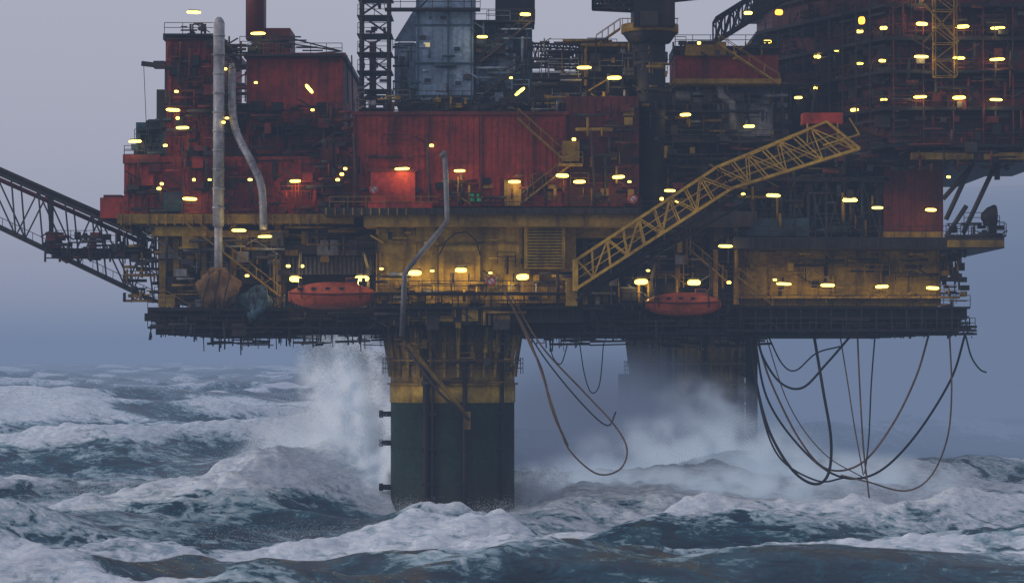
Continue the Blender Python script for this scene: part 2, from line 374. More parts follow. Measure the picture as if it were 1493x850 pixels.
# ---------------------------------------------------------------- centre-right process area
mb=MB()
mb.B(776,935,105,165,12,20,'dark'); mb.B(845,930,60,108,14,16,'dark'); mb.B(935,1150,120,305,18,26,'dark')
mb.B(985,1136,80,116,8,9,'red'); ribs(mb,985,1136,82,115,8,'red',.7,.1,.2); mb.B(980,1140,114,121,7,11,'dyel'); mb.B(983,1138,66,80,9,8,'dark')
mb.B(1000,1060,60,80,7,8,'dyel')
mb.B(965,1130,122,152,13,6,'grey'); mb.B(975,1045,150,196,14,6,'mid'); mb.B(1050,1128,150,200,11,6,'grey'); mb.B(960,1140,198,210,11,8,'mid')
for px in (985,1010,1040): mb.sweep([P(px,140,10.5),P(px+45,142,10.5)],.6,'grey',10)
mb.sweep([P(1050,120,9),P(1052,138,9),P(1068,150,9),P(1070,190,9)],.45,'grey',10)
mb.clutter(935,1150,118,200,12,110,('dark','mid','mid','grey','grey','dyel'),3,.6)
mb.clutter(935,1150,200,300,12,190,('dark','dark','mid','mid','dyel','dred'),5,.8)
mb.clutter(776,935,55,165,11,150,('dark','mid','dyel','dark','grey'),4,.7)
mb.clutter(985,1136,60,80,8,25,('dark','mid','dyel'),2,.5)
for a,b,py,y in ((776,935,112,8),(800,900,72,9),(935,1150,205,8),(940,1160,240,7),(935,1110,160,8),(985,1140,66,8)): mb.walk(a,b,py,y,1.8,'dark','mid')
mb.truss(P(776,92,14),P(905,98,14),(0,0,2.2),(0,3,0),14,.14,.08,'dark')
mb.stair(1050,64,1138,122,6.5,'dyel'); mb.stair(870,64,905,40,9,'dyel')
mb.B(852,856,66,125,8,.4,'dyel'); mb.B(848,915,62,66,7.6,2,'dyel')
mb.B(935,1150,230,330,20,20,'dark')
for px in range(1075,1300,26):
    mb.beam(P(px,262,9),P(px,346,9),.22,'mid'); mb.beam(P(px,262,9),P(px+26,346,9),.12,'mid'); mb.beam(P(px+26,262,9),P(px,346,9),.1,'mid')
mb.B(1070,1300,258,264,8,8,'mid'); mb.B(1075,1300,250,346,19,20,'dark'); mb.B(1078,1180,318,344,8.4,2,'teal')
mb.clutter(1075,1300,240,345,12,200,('dark','mid','teal','mid','dyel'),5,.7)
mb.clutter(935,1075,240,330,10,110,('dark','mid','dyel','dred'),5,.7)
mb.obj('centre_process_area',plat)
# ---------------------------------------------------------------- accommodation block
mb=MB()
xa,ya=X(1128,26),26; xb,yb2=X(1300,5),5; xc=X(1560,5)
def acc(off,z0,z1,k):
    mb.prism([(xa-off,ya-off*.6),(xb-off*.5,yb2-off),(xc+off,yb2-off),(xc+off,44),(xa-off,44)],z0,z1,k)
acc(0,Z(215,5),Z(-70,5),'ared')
levs=[Z(p,5) for p in (-45,8,56,104,158,212)]
dx,dy=xb-xa,yb2-ya; L=math.hypot(dx,dy)
for i,z in enumerate(levs):
    acc(2.0,z-.35,z,'dark'); 
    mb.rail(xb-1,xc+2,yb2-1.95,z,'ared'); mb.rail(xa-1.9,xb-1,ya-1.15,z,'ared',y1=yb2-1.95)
    for j in range(14):
        x=xb+j*1.55
        if j%2==0: mb.beam((x,yb2-1.9,z),(x,yb2-1.9,z+3.6),.08,'dred')
        if random.random()<.7: mb.box(x+.2,x+1.1,yb2-.08,yb2+.1,z+1.1,z+2.1,'glass')
    for j in range(18):
        f=j/18; x=xa+dx*f; y=ya+dy*f
        if j%2: mb.beam((x-1.6,y-1.2,z),(x-1.6,y-1.2,z+3.5),.08,'mid')
    mb.beam((xb,yb2-.5,z+2.9),(xc,yb2-.5,z+2.9),.16,'mid',6); mb.beam((xa-.6,ya-.6,z+2.7),(xb-.6,yb2-.5,z+2.7),.18,'mid',6)
mb.clutter(1300,1500,0,215,4.6,230,('dark','ared','dred','mid','dark'),2.2,.7)
for i in range(260):
    f=random.random(); x=xa+dx*f-.5; y=ya+dy*f-.8; z=random.uniform(Z(215),Z(-10)); k=random.choice(('dark','dark','mid','ared'))
    if random.random()<.5: w=random.uniform(.2,.8); mb.box(x-w,x+w,y-w,y+.4,z,z+random.uniform(.3,1.6),k)
    else: mb.beam((x,y,z),(x+random.uniform(.5,2.5)*dx/L,y+random.uniform(.5,2.5)*dy/L,z+random.uniform(-1,1)),.1,k)
mb.truss((X(1366,1),1,Z(110,1)),(X(1366,1),1,Z(-60,1)),(2.2,0,0),(0,1.6,0),7,.09,.06,'dyel',False)
mb.beam(P(1400,60,1),P(1350,5,1),.12,'dyel'); mb.beam(P(1350,60,1),P(1400,5,1),.12,'dyel')
mb.B(1290,1376,234,346,8,20,'dred'); ribs(mb,1290,1376,236,345,8,'dred',1.2,.1,.2)
mb.B(1200,1493,216,236,5,38,'dark'); mb.B(1330,1500,222,232,3.4,3,'dyel'); mb.B(1290,1376,338,346,7.5,2,'dyel')
for a,t,b,u in ((1455,235,1405,340),(1420,235,1380,320),(1376,290,1420,240),(1380,345,1410,300)): mb.beam(P(a,t,7),P(b,u,7),.26,'mid',8)
mb.beam(P(1455,235,7),P(1455,262,7),.3,'mid',8); mb.walk(1385,1468,342,3,3,'mid','mid')
mb.sweep([P(1446,340,4),P(1446,325,4)],.3,'dark',8)
c=P(1444,316,4); mb.sweep([c+Vector((-.9,-.1,0)),c+Vector((-.3,-.1,0)),c+Vector((.4,0,0)),c+Vector((.6,0,0))],[.35,.95,1.25,1.2],'dark',18)
mb.clutter(1380,1465,325,344,5,30,('dark','mid'),2,.4)
mb.clutter(1200,1490,215,250,5,80,('dark','mid','dred'),2,.6); mb.clutter(1376,1395,360,445,9,22,('dark','mid'),2,.4)
mb.truss(P(1045,58,10),P(1250,-70,10),(0,0,2.4),(0,4,0),16,.2,.12,'dark')
mb.obj('accommodation_block',plat)
# ---------------------------------------------------------------- pedestal crane
mb=MB(); mb.cyl(950,10,300,6,21,'dark',20); mb.cyl(948,36,48,6,42,'dyel',24); mb.cyl(948,48,62,6,30,'dark',20,40)
for py in (90,130,170): mb.cyl(950,py,py+4,6,24,'mid',20)
mb.B(925,985,-30,36,2,7,'dark'); mb.B(935,960,15,36,.8,1.2,'mid')
for px in range(908,992,8): mb.beam(P(px,36,2.6),P(px,26,2.6),.05,'dyel')
mb.beam(P(906,26,2.6),P(990,26,2.6),.06,'dyel')
mb.truss(P(865,8,3),P(1230,-30,3),(0,0,1.9),(0,2.4,0),26,.2,.1,'dark')
mb.truss(P(865,8,3),P(950,12,3),(0,0,.9),(0,2.4,0),6,.2,.1,'dark')
mb.clutter(915,985,50,230,3.6,40,('dark','mid','dyel'),1,.4)
mb.obj('pedestal_crane')
# ---------------------------------------------------------------- stacks and pipes
mb=MB()
mb.sweep([P(318,395,2),P(318,330,2)],.42,'silv',14); mb.sweep([P(318,330,2),P(318,32,2)],.58,'silv',18); 
mb.sweep([P(318,34,2),P(318,28,2),P(318,24,2)],[.58,.45,.2],'silv',18)
for py in range(50,330,28): mb.sweep([P(318,py,2),P(318,py+2.5,2)],.64,'silv',18)
for py in (60,135,185,240): mb.B(308,330,py,py+5,2.2,5,'mid')
mb.obj('exhaust_stack')
def cr(pts,n=8):
    pts=[Vector(p) for p in pts]; o=[]
    q=[pts[0]*2-pts[1]]+pts+[pts[-1]*2-pts[-2]]
    for i in range(1,len(q)-2):
        a,b,c,d=q[i-1:i+3]
        for j in range(n):
            t=j/n; o.append(0.5*((2*b)+(c-a)*t+(2*a-5*b+4*c-d)*t*t+(3*b-a-3*c+d)*t**3))
    o.append(pts[-1]); return o
mb=MB(); vp=cr([P(337,100,3),P(338,160,3),P(345,195,2.5),P(368,240,2),P(381,275,2),P(384,335,2)]); mb.sweep(vp,.4,'silv',14); mb.sweep([P(337,100,3),P(337,92,3)],[.4,.25],'silv',12)
for i in (6,14,22,30): 
    c=vp[i]; mb.beam(c,c+Vector((0,4,0)),.15,'mid')
for i in range(3,len(vp)-1,4): mb.sweep([vp[i],vp[i].lerp(vp[i+1],.25)],.46,'silv',14)
mb.obj('vent_pipe')
mb=MB(); pp=[P(648,222,-2.2),P(650,260,-2.2),P(652,322,-2.2),P(640,338,-3.4),P(598,388,-3.4),P(590,400,-3.4),P(586,490,-3.4)]
mb.sweep(pp,.27,'grey',12); mb.sweep([P(644,222,-2.2),P(648,226,-2.2)],.4,'grey',10); mb.beam(P(652,300,-2.2),P(652,300,0),.12,'mid'); mb.beam(P(588,430,-3.4),P(588,430,0),.12,'mid')
mb.obj('vent_pipe')
# ---------------------------------------------------------------- lamps
mb=MB()
def pl(c,e,name='lamp_light'):
    l=bpy.data.lights.new(name,'POINT'); l.energy=e; l.color=(1,.74,.26); l.shadow_soft_size=.25
    o=bpy.data.objects.new(name,l); scene.collection.objects.link(o); o.location=c; o.parent=plat
def lamp(px,py,y,w=21,ang=0,k='lamp',h=.16,e=0):
    ang+=random.uniform(-.06,.06)
    c=P(px,py,y); hw=w*S*.5*random.uniform(.75,1.05); h*=random.uniform(.8,1.2); d=Vector((math.cos(ang),0,math.sin(ang)))
    mb.sweep([c-d*hw,c-d*(hw*.85),c-d*hw*.5,c+d*hw*.5,c+d*(hw*.85),c+d*hw],[h*.35,h*.8,h,h,h*.8,h*.35],k,8); o=Vector((0,.12,h+.08))
    mb.beam(c-d*(hw*.8)+o,c+d*(hw*.8)+o,.07,'mid'); mb.beam(c+o,c+o+Vector((0,1.2,.15)),.06,'dark')
    if e: pl(c+Vector((0,-.45,-.35)),e)
LL=[(375,48,5.5),(281,17,6),(196,206,5),(251,160,4.5),(265,186,4.5),(276,290,3.5),(430,264,4),(348,336,1.5),(386,345,1.5),(586,246,-1.2),(670,249,-1.2),(750,265,-1.2),(820,256,-2.2),(845,265,-1.6),
(902,258,-.6),(703,53,8),(766,20,9),(852,98,6),(896,113,6),(1000,167,6),(1093,184,6),(977,278,3),(1128,285,3),(1058,359,3),(1240,292,4),(1280,303,4),(1358,306,6),
(1346,34,2.6),(1405,38,2.6),(1457,40,2.6),(1345,82,2.6),(1400,84,2.6),(1456,86,2.6),(1343,141,2.6),(1400,142,2.6),(1454,145,2.6),(1346,-8,2.6),(1143,414,5.5),(1207,416,5.5),(1286,418,5.5),(1360,420,5.5)]
for a in LL: lamp(a[0],a[1],a[2],e=random.uniform(60,120))
for px,py,y in ((1290,40,4),(1288,88,4),(1290,145,4),(1255,92,8),(1223,115,12),(1193,128,15),(1165,142,18),(1247,160,8),(1222,72,12),(1255,45,8),(1193,82,15),(1120,60,9),(1092,18,1)): lamp(px,py,y,12,h=.15)
lamp(450,129,5.5,20,math.radians(-52)); lamp(758,133,6.5,20,math.radians(38))
for px,py,y in ((1258,29,1),(1137,17,1)): lamp(px,py,y,11,0,'olamp',.36,e=60)
for px,py,y in ((431,407,1.8),(528,406,1.8),(605,398,-1.0),(672,394,-.4),(762,404,-.6),(935,411,4),(1012,412,4)):
    lamp(px,py,y,20,0,'lamp',.26,e=280); 
    mb.B(px-9,px+9,py-7,py-5,y-.2,1.0,'mid')
for px,py,y in ((330,172,2),(327,100,2.3),(235,268,3.5),(231,275,3.5),(503,246,2.5),(498,254,2.5),(492,262,2.5),(837,203,-1.8),(240,212,5),(256,133,5),(372,120,5),(355,210,5),(629,212,-.6),(745,113,8),(918,265,-.6),(987,294,3),(1384,258,5),(1130,408,5),(325,178,1.2),(258,172,5),
  (945,395,5),(1084,283,3),(1246,290,5),(1233,290,5),(1020,62,5),(364,262,3.6),(305,262,3.6),(282,262,3.6),(455,160,5),(556,392,-1.5),(630,395,-1.5),(715,398,-1.5),(360,402,1.5),(420,388,1.5),(1063,412,3),(965,290,3),(440,388,5)): lamp(px,py,y,6,0,'lamp',.13)
mb.obj('deck_lamps',plat)
# ---------------------------------------------------------------- gangway bridge
mb=MB(); y0=-7
low=[P(840,421,y0),P(1068,274,y0),P(1254,216,y0)]; top=[P(841,378,y0),P(1046,243,y0),P(1206,177,y0)]
W=Vector((0,2.6,0))
def seg(l0,l1,t0,t1,n):
    for o in (Vector(),W):
        mb.beam(l0+o,l1+o,.2,'byel'); mb.beam(t0+o,t1+o,.17,'byel')
        for i in range(n+1):
            f=i/n; a=l0.lerp(l1,f)+o;b=t0.lerp(t1,f)+o; mb.beam(a,b,.09,'byel')
            if i<n:
                g=(i+1)/n; c=t0.lerp(t1,g)+o; e=l0.lerp(l1,g)+o
                mb.beam(a,c,.08,'byel') if i%2 else mb.beam(b,e,.08,'byel')
        for q in (.33,.6): mb.beam(l0.lerp(t0,q)+o,l1.lerp(t1,q)+o,.04,'byel')
    for i in range(n+1):
        f=i/n; a=l0.lerp(l1,f);b=t0.lerp(t1,f); mb.beam(a,a+W,.1,'byel'); mb.beam(b,b+W,.08,'byel')
    mb.add([l0+Vector((0,.2,.1)),l1+Vector((0,.2,.1)),l1+W+Vector((0,-.2,.1)),l0+W+Vector((0,-.2,.1))],[(0,1,2,3)],'dark')
seg(low[0],low[1],top[0],top[1],9); seg(low[1],low[2],top[1],top[2],7)
mb.beam(low[0]+Vector((.5,.6,-.7)),low[1]+Vector((.5,.6,-.7)),.22,'dark',8); mb.beam(low[0]+Vector((0,1.4,-1.1)),low[1]+Vector((2,1.4,-1.1)),.14,'dark',6)
for i in range(7):
    c=low[0].lerp(low[1],i/6)+Vector((.4,.7,0)); mb.beam(c,c+Vector((.1,0,-1.1)),.08,'dark')
mb.beam(top[2],low[2],.18,'byel'); mb.beam(top[2]+W,low[2]+W,.18,'byel'); mb.beam(low[2],low[2]+W,.2,'byel')
mb.beam(low[2]+Vector((-3.6,0,.3)),low[2]+Vector((0,0,1.4)),.12,'byel'); mb.beam(low[2]+Vector((0,0,1.4)),low[2]+Vector((-1,0,3.0)),.1,'byel')
mb.B(1172,1230,164,180,y0+.4,2.2,'bred'); mb.B(1180,1226,178,196,y0+.9,1.4,'dred')
for px in (1178,1222): mb.beam(P(px,180,y0+.4),P(px,208,y0+.4),.1,'byel')
mb.beam(P(1180,190,y0+2),P(1190,130,4),.12,'dark',6); mb.beam(P(1075,262,y0+2),P(1080,200,4),.08,'dark')
mb.B(836,843,378,424,y0-.1,2.8,'byel'); mb.B(826,842,405,446,y0+2,7,'dyel')
mb.obj('gangway_bridge')
# ---------------------------------------------------------------- flare boom
mb=MB(); yf=8
mb.truss(P(224,440,yf),P(-260,210,yf),[P(212,348,yf)-P(224,440,yf),P(-260,140,yf)-P(-260,210,yf)],(0,5,0),12,.24,.11,'mid',False)
mb.beam(P(212,340,yf-.3),P(-260,132,yf-.3),.2,'mid',6); mb.beam(P(212,346,yf+1),P(-260,138,yf+1),.36,'dark',8); mb.beam(P(212,356,yf+2.5),P(-260,148,yf+2.5),.26,'dred',8)
p=P(224,440,yf);q=P(-260,210,yf)
for i in range(34):
    c=p.lerp(q,i/33)+Vector((0,-.4,0)); mb.beam(c,c+Vector((0,0,1.2)),.04,'mid')
mb.beam(p+Vector((0,-.4,1.2)),q+Vector((0,-.4,1.2)),.05,'mid')
mb.add([p+Vector((0,-.4,.1)),q+Vector((0,-.4,.1)),q+Vector((0,1.2,.1)),p+Vector((0,1.2,.1))],[(0,1,2,3)],'mid')
mb.B(75,215,362,376,yf+1,3,'dark'); mb.clutter(65,215,340,382,yf,70,('dark','mid','dred','dark'),1.5,.5); mb.B(66,84,338,362,yf-.4,2,'dred'); mb.R(80,215,352,yf-.2,'mid')
mb.beam(P(74,280,yf),P(74,345,yf),.3,'dark'); mb.clutter(180,232,330,440,yf,50,('dark','mid','dyel'),2,.6)
mb.obj('flare_boom')
# ---------------------------------------------------------------- tarpaulin bundles
def blob(name,px,py,y,rx,rz,k,sd):
    mb=MB(); c=P(px,py,y); vs=[];fs=[];nu,nv=40,28
    for i in range(nv+1):
        th=math.pi*i/nv
        for j in range(nu):
            ph=2*math.pi*j/nu
            d=1+.16*math.sin(3*ph+2*th+sd)+.14*math.sin(5*th+ph*2+1)+.09*math.sin(9*ph-4*th)+.06*abs(math.sin(13*th+5*ph))
            vs.append(c+Vector((rx*d*math.sin(th)*math.cos(ph)*(1+.25*math.cos(th)),1.3*d*math.sin(th)*math.sin(ph),rz*d*math.cos(th))))
    for i in range(nv):
        for j in range(nu): fs.append((i*nu+j,i*nu+(j+1)%nu,(i+1)*nu+(j+1)%nu,(i+1)*nu+j))
    mb.add(vs,fs,k,True)
    for a in (-.6,.0,.55): mb.sweep([c+Vector((rx*a+.3*math.sin(t*2),-1.5*math.cos(t),rz*1.15*math.sin(t))) for t in np.linspace(-1.5,1.5,14)],.06,'dark',5)
    return mb.obj(name)
blob('tarpaulin_bundle',318,424,1.2,1.8,1.8,'brow',0); blob('tarpaulin_bundle',374,446,1.6,1.5,1.6,'teal',2)
# ---------------------------------------------------------------- lifeboats
def lifeboat(pxc,py_keel,y,L):
    mb=MB(); c=P(pxc,py_keel,y); H=L*.31; Bm=L*.17
    nx=28
    def section(t):
        e=(1-abs(t)**2.6); w=Bm*max(.03,e)**.6; kz=H*.30*abs(t)**3; sh=H*(.52+.07*t*t); tp=H*(.62+.38*max(0,1-abs(t)**2.2)**.8)
        pts=[(0,kz),(w*.55,kz+H*.06),(w*.92,kz*.6+H*.26),(w,sh*.92),(w*1.05,sh),(w*1.05,sh+H*.05),(w*.9,sh+H*.07),(w*.78,sh+(tp-sh)*.7),(w*.4,tp),(0,tp+.02)]
        return pts+[(-a,b) for a,b in pts[-2:0:-1]]
    vs=[];fs=[]; m=len(section(0))
    for i in range(nx+1):
        t=-1+2*i/nx
        for a,b in section(t): vs.append((c.x+t*L/2,c.y+a,c.z+b))
    for i in range(nx):
        for j in range(m): fs.append((i*m+j,(i+1)*m+j,(i+1)*m+(j+1)%m,i*m+(j+1)%m))
    fs.append(tuple(range(m))); fs.append(tuple(nx*m+j for j in range(m-1,-1,-1)))
    mb.add(vs,fs,'oran',True)
    mb.box(c.x+L*.16,c.x+L*.30,c.y-.55,c.y+.55,c.z+H*.9,c.z+H*1.16,'oran'); mb.box(c.x+L*.17,c.x+L*.29,c.y-.57,c.y-.5,c.z+H*1.0,c.z+H*1.12,'glass')
    for t in (-.45,-.25,-.05,.15): 
        mb.box(c.x+t*L*.5*1.6-.22,c.x+t*L*.5*1.6+.22,c.y-Bm*.86,c.y-Bm*.6,c.z+H*.70,c.z+H*.80,'glass')
    mb.sweep([(c.x+t*L/2,c.y-Bm*max(.03,1-abs(t)**2.6)**.6*1.07,c.z+H*(.54+.07*t*t)) for t in np.linspace(-.97,.97,24)],.09,'dred',6)
    for t in (-.33,.33): mb.sweep([(c.x+t*L,c.y-.2,c.z+H*.2),(c.x+t*L,c.y-Bm*1.1,c.z+H*.5),(c.x+t*L,c.y-.5,c.z+H*1.0)],.06,'dark',5)
    for t in (-.36,.36):
        mb.beam((c.x+t*L,c.y,c.z+H*.8),(c.x+t*L,c.y,c.z+H+3.0),.05,'dark'); mb.box(c.x+t*L-.18,c.x+t*L+.18,c.y-.2,c.y+.2,c.z+H*.85,c.z+H*1.15,'mid')
        mb.sweep([(c.x+t*L*1.1,c.y+3.5,c.z-.3),(c.x+t*L*1.1,c.y+2.6,c.z+H+1.6),(c.x+t*L,c.y,c.z+H+3.0)],.2,'mid',4)
    mb.sweep([(c.x-L*.46,c.y+.4*math.cos(a),c.z+H*.3+.4*math.sin(a)) for a in np.linspace(0,6.28,13)],.06,'dark',5)
    return mb.obj('lifeboat')
lifeboat(484,451,-1.0,8.9); lifeboat(996,461,1.5,7.8)
# ---------------------------------------------------------------- hoses
def hose(pts,r=.13,k='hose',y=3):
    mb=MB(); mb.sweep(cr([P(a,b,y+random.uniform(-.4,.4)) for a,b in pts],8),r,k,8); mb.obj('hanging_hose')
hose([(1104,485),(1112,520),(1138,558),(1170,565),(1205,530),(1240,490)],.12)
hose([(1095,485),(1103,560),(1122,630),(1155,685),(1187,705),(1207,690),(1211,640),(1200,570),(1186,485)],.15,'hose',2)
hose([(1105,500),(1125,560),(1165,640),(1205,683),(1255,675),(1300,620),(1335,550),(1355,485)],.11,'tanh',4)
hose([(1100,490),(1118,580),(1165,650),(1220,693),(1275,690),(1330,640),(1385,555),(1408,485)],.12,'hose',5)
hose([(1250,485),(1253,560),(1258,650),(1264,705),(1268,738)],.09,'tanh',3)
hose([(1384,480),(1387,570),(1380,640),(1355,695),(1318,715),(1265,702),(1225,692)],.09,'tanh',4)
hose([(1276,485),(1270,560),(1266,640),(1260,690)],.08,'hose',4)
hose([(1224,485),(1236,560),(1245,620),(1258,692)],.07,'tanh',4)
hose([(1408,490),(1416,520),(1428,538),(1438,543)],.09,'hose',2)
hose([(1098,500),(1108,590),(1135,665),(1190,700),(1230,696)],.1,'hose',6); hose([(1115,485),(1150,590),(1200,660),(1262,698)],.06,'tanh',6)
hose([(732,420),(770,490),(795,560),(815,620),(832,658),(870,690),(903,684),(914,655),(896,620),(850,570),(790,505),(745,430)],.09,'tanh',-4)
hose([(1120,490),(1140,530),(1160,540),(1190,515),(1225,505)],.08,'hose',6)
hose([(760,470),(800,530),(850,590),(885,620),(898,600)],.08,'hose',-2)
hose([(740,430),(772,500),(790,540),(806,600),(828,650)],.13,'tanh',-3)
hose([(845,500),(852,545),(862,572),(874,560),(880,500)],.06,'hose',8)
hose([(800,490),(806,520),(818,530),(828,500)],.06,'hose',8)
# ---------------------------------------------------------------- round prohibition signs
for px,py,y in ((716,410,-3.2),(923,290,-1.9),(545,276,-.9)):
    mb=MB(); c=P(px,py,y)
    mb.sweep([c,c+Vector((0,.05,0))],.5,'wht',20); mb.sweep([c+Vector((.43*math.cos(a),-.03,.43*math.sin(a))) for a in np.linspace(0,6.2832,25)],.08,'bred',6)
    mb.beam(c+Vector((-.3,-.03,.3)),c+Vector((.3,-.03,-.3)),.07,'bred'); mb.obj('prohibition_sign')
# ---------------------------------------------------------------- sea
tab=rng.random((256,256))
def vn(x,y):
    xi=np.floor(x).astype(int);yi=np.floor(y).astype(int);fx=x-xi;fy=y-yi
    fx=fx*fx*(3-2*fx);fy=fy*fy*(3-2*fy)
    a=tab[xi&255,yi&255];b=tab[(xi+1)&255,yi&255];c=tab[xi&255,(yi+1)&255];d=tab[(xi+1)&255,(yi+1)&255]
    return (a*(1-fx)+b*fx)*(1-fy)+(c*(1-fx)+d*fx)*fy
def fbm(x,y,o=5):
    s=0;a=.5;t=0
    for i in range(o):
        c_,s_=math.cos(.6*i),math.sin(.6*i)
        s=s+a*vn((x*c_-y*s_)*2**i+17.3*i,(x*s_+y*c_)*2**i+9.1*i);t+=a;a*=.5
    return s/t
def axis(lo,hi,a,b,d,g):
    c=list(np.arange(a,b,d)); s=d;x=c[-1]
    while x<hi: s*=g; x+=s; c.append(x)
    s=d;x=a;l=[]
    while x>lo: s*=g;x-=s;l.append(x)
    return np.array(l[::-1]+c)
ax=axis(-7000,7000,-72,72,.28,1.022); ay=axis(-400,9000,-85,45,.33,1.013)
GX,GY=np.meshgrid(ax,ay)
H=np.zeros_like(GX);DX=np.zeros_like(GX);DY=np.zeros_like(GX)
wr=np.random.default_rng(33)
wx=GX+24*(fbm(GX/60,GY/60,3)-.5); wy=GY+24*(fbm(GX/60+40,GY/60,3)-.5)
dist=np.sqrt(GX**2+(GY+D)**2)
near=np.exp(-((GX-5)/80)**2-((GY+5)/60)**2)
for lam,amp in [(160,2.6),(115,2.3),(83,2.0),(64,1.5),(48,1.35),(37,1.15),(29,.92),(22,.7),(17,.5),(13,.36),(10,.25),(7.5,.17),(5.6,.12),(4.2,.08),(3.1,.05),(2.3,.03)]:
    for r_ in range(2):
        th=math.radians(-72+wr.normal()*28)+ (0.2 if r_ else -0.2); k=2*math.pi/(lam*(1+.15*wr.normal()))
        ph=wr.uniform(0,6.28); cx,cy=math.cos(th),math.sin(th); arg=k*(wx*cx+wy*cy)+ph
        fade=np.clip(1.3-dist/(lam*70),0,1); A=amp*.55*fade*(0.4+1.2*fbm(GX/(lam*2.2)+5*r_,GY/(lam*2.2),2))
        if lam>40: A=A*(1-.62*near)
        H+=A*np.cos(arg)+.22*A*np.cos(2*arg); DX-=A*.9*cx*np.sin(arg); DY-=A*.9*cy*np.sin(arg)
patch=fbm(GX/34,GY/22,4)
F=np.clip((H-1.6)/2.6,0,1)*1.0*np.clip((patch-.5)*9,0,1)+np.clip(H/5,0,1)*.2-.04
def ridge(x0,y0,x1,y1,h0,h1,w,foam,wf=1.4,front=1.0):
    global H,F,DY
    vx,vy=x1-x0,y1-y0;L=math.hypot(vx,vy);t=((GX-x0)*vx+(GY-y0)*vy)/L**2
    tc=np.clip(t,0,1); ex=GX-(x0+tc*vx); ey=GY-(y0+tc*vy)
    wob=9*(fbm(GX/13,GY/13+7,4)-.5)
    sd=ey+wob; dd=np.sqrt(np.where(sd<0,(sd/front)**2,(sd/1.6)**2)+(ex*(np.abs(t-tc)>1e-6)*.6)**2)
    hh=(h0+(h1-h0)*tc)*(0.55+.9*fbm(GX/10+3,GY/10,3))
    g=np.exp(-(dd/w)**1.5)
    H+=hh*g; F+=foam*np.exp(-(dd/(w*wf))**2)*(.35+1.2*fbm(GX/7+9,GY/3.5,4))
ridge(-52,-4,-19,12,1.6,4.8,6,.95)
ridge(-34,16,-16,26,2.8,5.0,6,.95)
ridge(-90,70,-38,80,3.2,2.6,7,.55)
ridge(-60,104,-24,118,3.0,3,6,.4)
ridge(-110,160,-60,150,4,3,8,.4)
ridge(8,14,30,20,.8,1.0,7,1.0)
ridge(28,14,66,24,1.2,1.0,9,.85)
ridge(12,-14,44,-8,.7,1.7,6,.75)
ridge(-26,-54,-3,-46,1.4,3.2,5,.9)
ridge(-62,-40,-34,-32,1.1,1.6,6,.5)
ridge(-60,-66,-30,-62,1.0,.8,4,.3)
ridge(28,-66,60,-60,1.8,3.2,4.5,.15)
ridge(-13,-9,-9,-6,-.8,-.8,5,-.6); ridge(-46,-24,-26,-30,-1.2,-1.2,6,-.4); ridge(6,-36,26,-40,-1,-1,6,-.35)
gl=np.exp(-(((GX-X(660,8))/10.5)**2+((GY-3)/12)**2)**1.5)
H=H*(1-.85*gl)+.0*gl
F+=.42*np.exp(-((GX+2)/74)**2-((GY+5)/46)**2)
F-=.4*np.exp(-((GX-46)/15)**2-((GY+64)/15)**2)
for cx_,cy_,r_ in ((X(660,8),8,6.6),(X(1003,45),45,7)):   # wash round each leg
    F+=.55*np.exp(-((np.hypot(GX-cx_,GY-cy_)-r_-1.2)/2.2)**2)
    H+=.7*np.exp(-((np.hypot(GX-cx_,GY-cy_)-r_)/1.3)**2)*fbm(GX/1.8,GY/1.8,3)
rough=np.clip(F,0,1.1)*np.clip(1-dist/900,0,1)
bil=np.abs(fbm(GX/5.5,GY/4.5,4)-.5)*2; bil2=np.abs(fbm(GX/2.0+4,GY/1.7,4)-.5)*2
H+=(bil-.2)*1.7*rough+(bil2-.2)*.7*rough
F+=(bil-.2)*.3*near
F=np.clip(F,0,1.3)
ny,nx_=GX.shape
co=np.stack([GX+DX*.9,GY+DY*.9,H],-1).reshape(-1,3).astype(np.float32)
idx=np.arange(ny*nx_).reshape(ny,nx_)
q=np.stack([idx[:-1,:-1],idx[:-1,1:],idx[1:,1:],idx[1:,:-1]],-1).reshape(-1,4)
me=bpy.data.meshes.new('sea'); me.vertices.add(len(co)); me.vertices.foreach_set('co',co.ravel())
me.loops.add(q.size); me.loops.foreach_set('vertex_index',q.ravel().astype(np.int32))
me.polygons.add(len(q)); me.polygons.foreach_set('loop_start',np.arange(0,q.size,4,dtype=np.int32))
me.polygons.foreach_set('use_smooth',np.ones(len(q),bool)); me.update(calc_edges=True)
at=me.attributes.new('foam','FLOAT','POINT'); at.data.foreach_set('value',F.ravel().astype(np.float32))
m,nt,out=newmat('storm_sea_water')
b=N(nt,'ShaderNodeBsdfPrincipled'); nt.links.new(b.outputs[0],out.inputs[0])
tc=N(nt,'ShaderNodeTexCoord'); a_=N(nt,'ShaderNodeAttribute',attribute_name='foam')
def noise(sc,det,rough=.55,dis=0.0,stretch=(1,1,1),rot=0):
    mp=N(nt,'ShaderNodeMapping'); mp.inputs['Scale'].default_value=stretch; mp.inputs['Rotation'].default_value=(0,0,rot); nt.links.new(tc.outputs['Object'],mp.inputs[0])
    n=N(nt,'ShaderNodeTexNoise'); n.inputs['Scale'].default_value=sc;n.inputs['Detail'].default_value=det;n.inputs['Roughness'].default_value=rough;n.inputs['Distortion'].default_value=dis
    nt.links.new(mp.outputs[0],n.inputs[0]); return n.outputs[0]
def math_(op,a,b_=None,clamp=False):
    n=N(nt,'ShaderNodeMath',operation=op,use_clamp=clamp)
    for i,v in enumerate((a,b_)):
        if v is None: continue
        if isinstance(v,(int,float)): n.inputs[i].default_value=v
        else: nt.links.new(v,n.inputs[i])
    return n.outputs[0]
